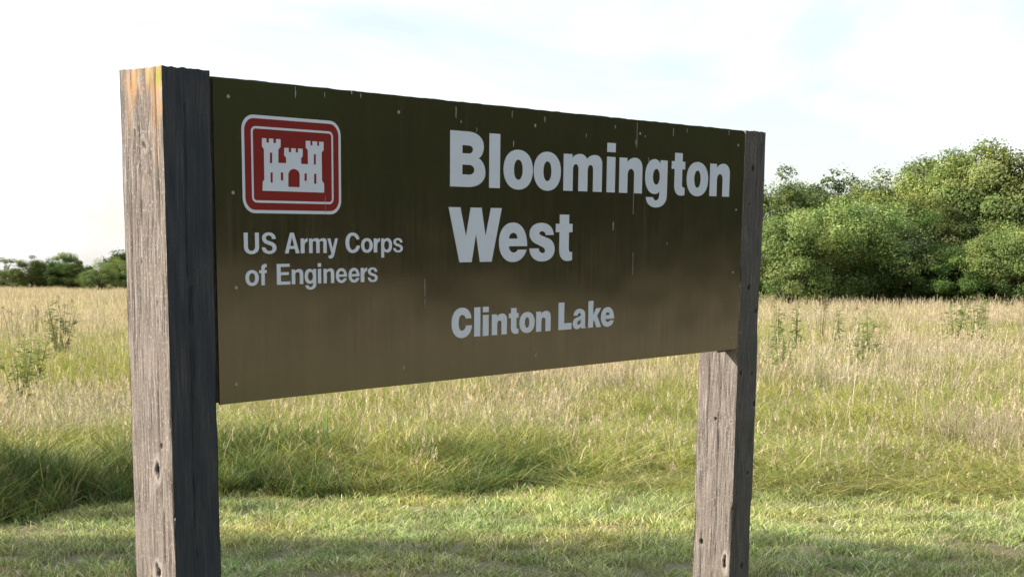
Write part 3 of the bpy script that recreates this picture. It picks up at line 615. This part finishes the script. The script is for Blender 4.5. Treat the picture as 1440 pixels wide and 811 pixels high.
o4 = scatter('distant_field_grass', np.stack([x, y, 0 * x], 1), sc3(len(x), 1.0, 1.8, 72, .75), far_cl, 73, np.where(np.random.default_rng(74).uniform(size=len(x)) < np.clip((y - 62) / 60 + (fbm(x * .06, y * .06, 75) - .5), 0, .92), 0, 3) + np.random.default_rng(76).integers(0, 3, len(x)))
# the meadow goes on to the right of the view
r9 = np.random.default_rng(9); n = 16000; x = r9.uniform(4, 60, n); y = r9.uniform(-25, 40, n); k = (np.abs(x) > .5 * y + 5); x, y = x[k], y[k]
o5 = scatter('side_meadow_grass', np.stack([x, y, 0 * x], 1), sc3(len(x), .9, 1.6, 82, .7), far_cl, 83)
for oo, lb in ((o1, 'dark green tussocky grass along the edge of the mown strip'), (o2, 'yellow green tall grass with pale seed heads behind the mown strip'), (o3, 'tall meadow grass in the middle of the field, green fading to tan'),
               (o4, 'tan and pinkish dry grass in the far field before the trees'), (o5, 'dry meadow grass to the right of the sign outside the view')):
    oo['label'] = lb; oo['category'] = 'grass'; oo['kind'] = 'stuff'

# ------------------------------------------------------------------ trees
def tube(path, radii, n=7):
    V = []; Q = []
    for i, (p, r) in enumerate(zip(path, radii)):
        d = np.array(path[min(i + 1, len(path) - 1)]) - np.array(path[max(i - 1, 0)]); d = d / (np.linalg.norm(d) + 1e-9)
        u = np.cross(d, (0, 1, 0) if abs(d[1]) < .9 else (1, 0, 0)); u /= np.linalg.norm(u); v = np.cross(d, u)
        for k in range(n):
            a = 2 * math.pi * k / n; V.append(np.array(p) + r * (math.cos(a) * u + math.sin(a) * v))
    for i in range(len(path) - 1):
        for k in range(n): Q.append((i * n + k, i * n + (k + 1) % n, (i + 1) * n + (k + 1) % n, (i + 1) * n + k))
    return np.array(V), np.array(Q)
def make_tree_meshes(seed, H, Rr, base, nclus, nleaf, leaf, cols, airy=0.0, shrub=False):
    r = np.random.default_rng(seed)
    TV = []; TQ = []; b = 0
    def add(path, rad, n=7):
        nonlocal b
        v, q = tube(path, rad, n); TV.append(v); TQ.append(q + b); b += len(v)
    # crown clusters: on and in a lumpy ellipsoid
    cents = []; zc = (H + base) / 2; hz_ = (H - base) / 2
    ph = r.uniform(0, 6.28, 6)
    while len(cents) < nclus:
        d = r.normal(size=3); d /= np.linalg.norm(d); q = r.uniform(.35, 1.0) ** .6
        az_ = math.atan2(d[1], d[0]); lump = 1 + .16 * math.sin(3 * az_ + ph[0]) + .13 * math.sin(5 * d[2] + 2 * az_ + ph[1]) + .10 * math.sin(7 * az_ + 4 * d[2] + ph[2])
        taper = 1 - .25 * max(0, d[2]) if not shrub else 1
        p = np.array([d[0] * Rr * q * lump * taper, d[1] * Rr * q * lump * taper, zc + d[2] * hz_ * q * (.92 + .12 * math.sin(4 * az_ + ph[3]))])
        if p[2] < base * .55: continue
        cents.append(p)
    cents = np.array(cents)
    th_ = H * .55
    lean = r.uniform(-.06, .06, 2) * H
    tp = [(lean[0] * f * f, lean[1] * f * f, th_ * f - .3 * (f == 0)) for f in (0, .15, .4, .7, 1)]
    r0 = .022 * H + .05
    if not shrub: add(tp, [r0 * 1.35, r0, r0 * .8, r0 * .55, r0 * .35], 9)
    pick_ = r.choice(nclus, min(nclus, 34 if not shrub else 22), replace=False)
    for i in pick_:
        p = cents[i]; f = r.uniform(.25, .9) if not shrub else 0.02
        s = np.array([lean[0] * f * f, lean[1] * f * f, th_ * f]); m_ = s + (p - s) * .5 + np.array([0, 0, .10 * np.linalg.norm(p - s)]) + r.normal(0, .15, 3)
        rr_ = r0 * (.38 if not shrub else .45) * (1 - .5 * f)
        add([s, s + (m_ - s) * .5 + r.normal(0, .08, 3), m_, m_ + (p - m_) * .6 + r.normal(0, .1, 3), p], [rr_, rr_ * .75, rr_ * .5, rr_ * .3, rr_ * .12], 5)
    # leaves
    per = np.maximum(8, (nleaf * r.uniform(.5, 1.5, nclus))).astype(int); tot = per.sum()
    ci = np.repeat(np.arange(nclus), per)
    cr = (Rr * r.uniform(.15, .30, nclus))[ci] * np.where(r.uniform(size=tot) < (.12 if not airy else 0), 1.5, 1.0)
    d = r.normal(size=(tot, 3)); d /= np.linalg.norm(d, axis=1)[:, None]; q = r.uniform(0.15, 1, tot) ** (.45)
    P_ = cents[ci] + d * (q * cr)[:, None] * np.array([1, 1, .72])
    if airy: keep = r.uniform(size=tot) > airy * (vnoise(P_[:, 0] * 1.1 + 9, P_[:, 2] * 1.1, seed) > .45); P_, d, ci = P_[keep], d[keep], ci[keep]; tot = len(P_)
    out = P_ - np.array([0, 0, zc]); out /= np.linalg.norm(out, axis=1)[:, None] + 1e-6
    nn = out * .5 + d * .6 + r.normal(0, .55, (tot, 3)) + np.array([0, 0, .35]); nn /= np.linalg.norm(nn, axis=1)[:, None]
    a = np.cross(nn, r.normal(size=(tot, 3))); a /= np.linalg.norm(a, axis=1)[:, None] + 1e-9; bb_ = np.cross(nn, a)
    L = leaf * r.uniform(.6, 1.35, tot); Wd = L * .55
    V = np.stack([P_ - a * L[:, None] * .5, P_ + bb_ * Wd[:, None] * .5 - nn * L[:, None] * .06, P_ + a * L[:, None] * .5, P_ - bb_ * Wd[:, None] * .5 - nn * L[:, None] * .06], 1).reshape(-1, 3)
    idx = np.arange(tot * 4).reshape(-1, 4); Tt = np.concatenate([idx[:, [0, 1, 2]], idx[:, [0, 2, 3]]])
    cc = np.array(cols)[r.integers(0, len(cols), nclus)][ci] * r.uniform(.78, 1.2, (tot, 1)) * (r.uniform(.75, 1.25, nclus)[ci][:, None])
    col = np.repeat(np.concatenate([cc, np.ones((tot, 1))], 1), 4, axis=0)
    return (mesh_np('crown', V, [Tt], M_leaf, {'tint': col}), mesh_np('trunk', np.concatenate(TV), np.concatenate(TQ), M_bark, smooth=True))
G_light = [(0.160, 0.229, 0.088), (0.204, 0.265, 0.101), (0.135, 0.208, 0.077)]
G_mid = [(0.117, 0.177, 0.058), (0.157, 0.212, 0.074), (0.189, 0.226, 0.105)]
G_yel = [(0.167, 0.212, 0.072), (0.202, 0.241, 0.095), (0.131, 0.185, 0.067)]
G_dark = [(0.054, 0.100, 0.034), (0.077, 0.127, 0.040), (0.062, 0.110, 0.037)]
G_blue = [(0.099, 0.145, 0.055), (0.131, 0.171, 0.063), (0.076, 0.120, 0.048)]
PROTO = {
 'broad': make_tree_meshes(1, 13., 5.6, 1.6, 115, 360, .25, G_yel),
 'broad2': make_tree_meshes(2, 13., 5.2, 1.2, 110, 360, .25, G_mid),
 'round': make_tree_meshes(3, 8., 4.3, .3, 105, 340, .185, G_light, shrub=True),
 'round2': make_tree_meshes(4, 8., 4.6, .2, 105, 340, .185, G_mid, shrub=True),
 'airy': make_tree_meshes(5, 13., 3.8, 4., 46, 130, .28, G_blue, airy=.85),
 'dark': make_tree_meshes(6, 7., 4.0, .2, 90, 280, .21, G_dark, shrub=True),
 'darktall': make_tree_meshes(7, 12., 5.2, 1.0, 100, 300, .25, G_blue),
}
PH = {'broad': 13., 'broad2': 13., 'round': 8., 'round2': 8., 'airy': 13., 'dark': 7., 'darktall': 12.}
def tree(kind, px, py, dist, rz_, label, group, cat='tree', wide=1.0, xy=None, h=None, nm='broadleaf_tree'):
    if xy is None: x, y = spot(px, dist); h = top_height(px, py, dist)
    else: x, y = xy
    s = h / PH[kind] / 1.05
    o = obj(nm, None, None, (x, y, 0), label=label, category=cat, group=group)
    o.rotation_euler = (0, 0, rz_); o.scale = (s * wide, s * wide, s)
    cr, tr = PROTO[kind]; obj('crown', cr, o); obj('trunk', tr, o)
    return o
GR = 'trees of the wood on the right of the field'
for a in (
 ('darktall', 1092, 226, 132, .3, 'dark green tree whose top shows just right of the right sign post', GR),
 ('broad2', 1130, 243, 136, 1.1, 'dark rounded tree behind the pale leafy tree, left part of the wood', GR),
 ('airy', 1163, 216, 124, 2.0, 'thin open crowned tree with sky showing through its top', GR),
 ('broad2', 1222, 240, 118, .8, 'mid green tree right of the open crowned tree', GR),
 ('broad', 1268, 212, 114, 2.3, 'tall yellow green tree where the skyline of the wood steps up', GR),
 ('airy', 1306, 201, 112, .5, 'open tall tree on the skyline between two full yellow green crowns', GR),
 ('broad', 1345, 196, 106, 4.0, 'large yellow green tree just left of the tallest tree', GR),
 ('broad', 1408, 184, 102, 5.2, 'tallest yellow green tree of the wood near the right edge', GR),
 ('broad2', 1470, 186, 100, 2.9, 'tall tree cut by the right edge of the photo', GR),
 ('broad2', 1300, 262, 100, 3.3, 'mid green tree in the middle of the wood with dark gaps', GR),
 ('darktall', 1365, 290, 99, 1.9, 'dark leaved tree low in the wood under the tallest crowns', GR)):
    tree(*a)
for a in (
 ('round', 1108, 282, 92, .2, 'pale green bushy tree right beside the right sign post', GR, 1.0),
 ('round', 1165, 262, 94, 1.7, 'pale green bushy tree with a dark stem showing at its foot', GR, 1.0),
 ('round2', 1236, 268, 97, 2.6, 'rounded mid green tree right of the pale bushy trees', GR, 1.05),
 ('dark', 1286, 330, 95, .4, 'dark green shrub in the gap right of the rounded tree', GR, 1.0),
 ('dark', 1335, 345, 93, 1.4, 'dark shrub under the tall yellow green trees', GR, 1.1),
 ('round2', 1388, 318, 95, 4.2, 'mid green shrub low at the foot of the wood, right side', GR, 1.0),
 ('round', 1432, 300, 92, 3.1, 'bright green shrub at the right edge of the photo', GR, 1.0),
 ('round', 1490, 310, 92, 5.0, 'green shrub just beyond the right edge', GR, 1.0)):
    tree(*a[:7], cat='tree', wide=a[7], nm='bushy_tree')
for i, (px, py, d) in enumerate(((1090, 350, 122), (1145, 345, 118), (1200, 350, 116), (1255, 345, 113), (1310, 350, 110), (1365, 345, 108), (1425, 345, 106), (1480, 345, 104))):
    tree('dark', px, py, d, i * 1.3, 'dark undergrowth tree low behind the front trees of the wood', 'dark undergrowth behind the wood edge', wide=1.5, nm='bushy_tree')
GL = 'trees on the far side of the field, left'
for a in (
 ('airy', 6, 356, 225, 1.1, 'greyish open tree at the left edge of the photo', GL, 2.0),
 ('round2', 14, 376, 222, 1.1, 'low green bush under the greyish tree at the left edge', GL, 1.5),
 ('darktall', 44, 357, 215, 1.0, 'dark green tree second from the left edge', GL, 1.35),
 ('dark', 66, 362, 218, 3.0, 'dark tree joined to the light topped tree behind it', GL, 1.0),
 ('broad2', 94, 350, 222, 2.0, 'light topped tree, tallest of the distant left group', GL, 1.15),
 ('dark', 100, 368, 205, 2.2, 'dark bush at the foot of the light topped tree', GL, 1.5),
 ('darktall', 116, 366, 228, 4.0, 'small dark tree in the dip of the distant left group', GL, 1.3),
 ('round', 138, 371, 180, 2.5, 'low bright green bush left of the left sign post', GL, 1.15),
 ('airy', 148, 355, 232, .5, 'small thin tree poking above the bright bush', GL, .6),
 ('round', 168, 356, 200, 5.0, 'yellow green tree partly hidden by the left sign post', GL, 1.0),
 ('dark', 178, 376, 198, 3.0, 'dark bush beside the left sign post, right of the bright bush', GL, 1.3)):
    tree(*a[:7], wide=a[7])
GH = 'distant trees hidden behind the sign'
rt = random.Random(12)
for i in range(30):
    px = 215 + i * 28.5 + rt.uniform(-12, 12); d = 225 - i * 3.2 + rt.uniform(-8, 8)
    tree(rt.choice(['broad', 'broad2', 'darktall', 'dark', 'round2', 'dark']), px, rt.uniform(325, 368) - i * 1.9, d, rt.uniform(0, 6), 'distant tree across the field hidden behind the sign panel', GH, wide=rt.uniform(1.0, 1.6))
GO = 'trees of the wood that goes on right of the view'
for i in range(17):
    a = math.radians(27 + i * 6.6); d = 84 - 62 * min(1, i / 6) ** .8 + rt.uniform(-2, 2)
    tree(rt.choice(['broad2', 'darktall', 'darktall']), 0, 0, 0, rt.uniform(0, 6), 'tree of the wood right of the view', GO, xy=((d + 7) * math.sin(a), (d + 7) * math.cos(a)), h=rt.uniform(12, 15), wide=1.15)
    tree('dark', 0, 0, 0, rt.uniform(0, 6), 'low tree at the foot of the wood right of the view', GO + ', low', xy=(d * math.sin(a + .04), d * math.cos(a + .04)), h=rt.uniform(5, 7), nm='bushy_tree')
# trees left of the view whose shade falls across the mown strip
tree('broad2', 0, 0, 0, 1.0, 'slim tree left of the view, nearest the sign, that shades the mown strip', 'shade trees left of the view', xy=(-9.5, 6.0), h=7.5, wide=.42)
tree('broad', 0, 0, 0, 2.0, 'slim tree left of the view, farther from the sign', 'shade trees left of the view', xy=(-14., 6.2), h=13, wide=.27)
tree('broad2', 0, 0, 0, 3.0, 'small slim tree left of the view at the field edge', 'shade trees left of the view', xy=(-9.0, 9.4), h=5.2, wide=.42)
# ------------------------------------------------------------------ single plants in the field
def plant_mesh(seed, h, nst, leafL, cols, stemcol, spread=.12, leafy_=10, head=None):
    r = np.random.default_rng(seed); SV = []; SQ = []; b = 0; sc_ = []; LV = []; LT = []; lc = []
    for s in range(nst):
        a = r.uniform(0, 6.28); hh = h * r.uniform(.7, 1); dx, dy = math.cos(a) * spread * r.uniform(.2, 1), math.sin(a) * spread * r.uniform(.2, 1)
        jx, jy = (r.normal(0, spread * .45, 2) if nst > 20 else (0, 0)); wx, wy = r.normal(0, .03 * (nst > 20), 2)
        path = [(dx * .2 + jx, dy * .2 + jy, -.02), (dx * .4 + jx + wx, dy * .4 + jy + wy, hh * .35), (dx * .75 + jx, dy * .75 + jy, hh * .7), (dx * 1.1 + jx + wx, dy * 1.1 + jy - wy, hh)]
        v, q = tube(path, [.006, .005, .004, .002] if nst <= 20 else [.0035, .003, .0022, .001], 5); SV.append(v); SQ.append(q + b); b += len(v)
        for k in range(leafy_):
            f = r.uniform(.2, 1); p = np.array([dx * f, dy * f, hh * f]); al = r.uniform(0, 6.28); L = leafL * (1.15 - f * .6) * r.uniform(.7, 1.2)
            d = np.array([math.cos(al), math.sin(al), r.uniform(-.1, .8)]); d /= np.linalg.norm(d); u = np.array([-math.sin(al), math.cos(al), 0]) * L * .16
            i0 = len(LV); LV += [p, p + d * L * .45 + u, p + d * L + np.array([0, 0, -L * .25]), p + d * L * .45 - u]; LT += [(i0, i0 + 1, i0 + 2), (i0, i0 + 2, i0 + 3)]
            ccx = np.array(cols[r.integers(len(cols))]) * r.uniform(.8, 1.2); lc += [(*ccx, 1)] * 4
        if head is not None:
            for k in range(26):
                p = np.array([dx, dy, hh]) + r.normal(0, 1, 3) * np.array([.018, .018, .035]); i0 = len(LV)
                LV += [p, p + r.normal(0, .012, 3), p + r.normal(0, .012, 3)]; LT.append((i0, i0 + 1, i0 + 2)); lc += [(*head, 1)] * 3
    SV = np.concatenate(SV)
    st = mesh_np('stem', SV, np.concatenate(SQ), M_forb, {'tint': np.tile((*stemcol, 1), (len(SV), 1))})
    lf = mesh_np('foliage', np.array(LV), np.array(LT), M_forb, {'tint': np.array(lc)}) if LV else None
    return st, lf
GF = [(0.23, 0.29, 0.11), (0.30, 0.34, 0.14), (0.18, 0.23, 0.09)]
PL = {'forb': plant_mesh(1, 1.0, 10, .19, GF, (.22, .25, .09), .34, 13), 'tall': plant_mesh(2, 1.2, 5, .20, GF, (.2, .2, .08), .10, 12),
      'brown': plant_mesh(3, 1.0, 6, .06, [(.14, .10, .06), (.2, .15, .09)], (.15, .11, .07), .2, 6, head=(.10, .065, .04)),
      'dead': plant_mesh(5, .75, 60, .05, [(.45, .38, .28)], (.46, .40, .29), .50, 3), 'spike': plant_mesh(6, 1.25, 1, .16, GF, (.2, .28, .1), .01, 26)}
PLH = {'forb': 1., 'tall': 1.2, 'brown': 1., 'dead': .75, 'spike': 1.25}
for i, (kd, px, py, dist, lb) in enumerate((
 ('forb', 82, 424, 26, 'leafy green weed clump in the left field nearest the horizon trees'),
 ('forb', 40, 466, 19, 'green leafy weed with pale tips at far left of the field'),
 ('forb', 22, 486, 17, 'low broad weed at the left edge of the photo'),
 ('tall', 88, 434, 26, 'upright weed stalk rising from the leafy clump on the left'),
 ('brown', 16, 426, 32, 'brown headed weed near the left edge of the photo'),
 ('brown', 46, 430, 34, 'brown seed head weed right of the first brown one'),
 ('brown', 90, 417, 36, 'dark brown weed top above the leafy clump on the left'),
 ('spike', 1388, 398, 30, 'single tall green spike standing before the dark foot of the wood'),
 ('forb', 1347, 418, 34, 'light green leafy weed left of the tall spike'),
 ('forb', 1374, 412, 33, 'narrow green weed just left of the tall spike'),
 ('tall', 1094, 416, 30, 'yellow green weed beside the right sign post'),
 ('tall', 1122, 416, 30, 'yellow green weed second from the right sign post'),
 ('brown', 1156, 415, 32, 'brown and green weed clump below the dark stem of the pale tree'),
 ('tall', 1180, 420, 32, 'slim green weed right of the brown weed clump'),
 ('forb', 1226, 434, 28, 'grey green leafy weed in the middle of the right field'),
 ('forb', 1100, 462, 22, 'leafy weed low beside the right post'),
 ('forb', 1205, 466, 24, 'low green weed below the slim green weed'),
 ('dead', 1352, 540, 13.2, 'pale dead stalks fanning out of the grass at the right of the field'),
 ('dead', 1410, 562, 12.6, 'leaning pale dead stalks nearest the right edge of the photo'),
 ('dead', 1290, 470, 18.5, 'bleached stalk patch in the middle of the right field'))):
    x, y = spot(px, dist); h = top_height(px, py, dist); s = h / PLH[kd]; st, lf = PL[kd]
    o = obj('weed_plant' if kd != 'dead' else 'dead_stalks', st if False else None, None, (x, y, 0), label=lb, category='weed' if kd != 'dead' else 'dry stalks')
    o.rotation_euler = (0, 0, i * 1.7); o.scale = (s, s, s); obj('stem', st, o)
    if lf: obj('foliage', lf, o)
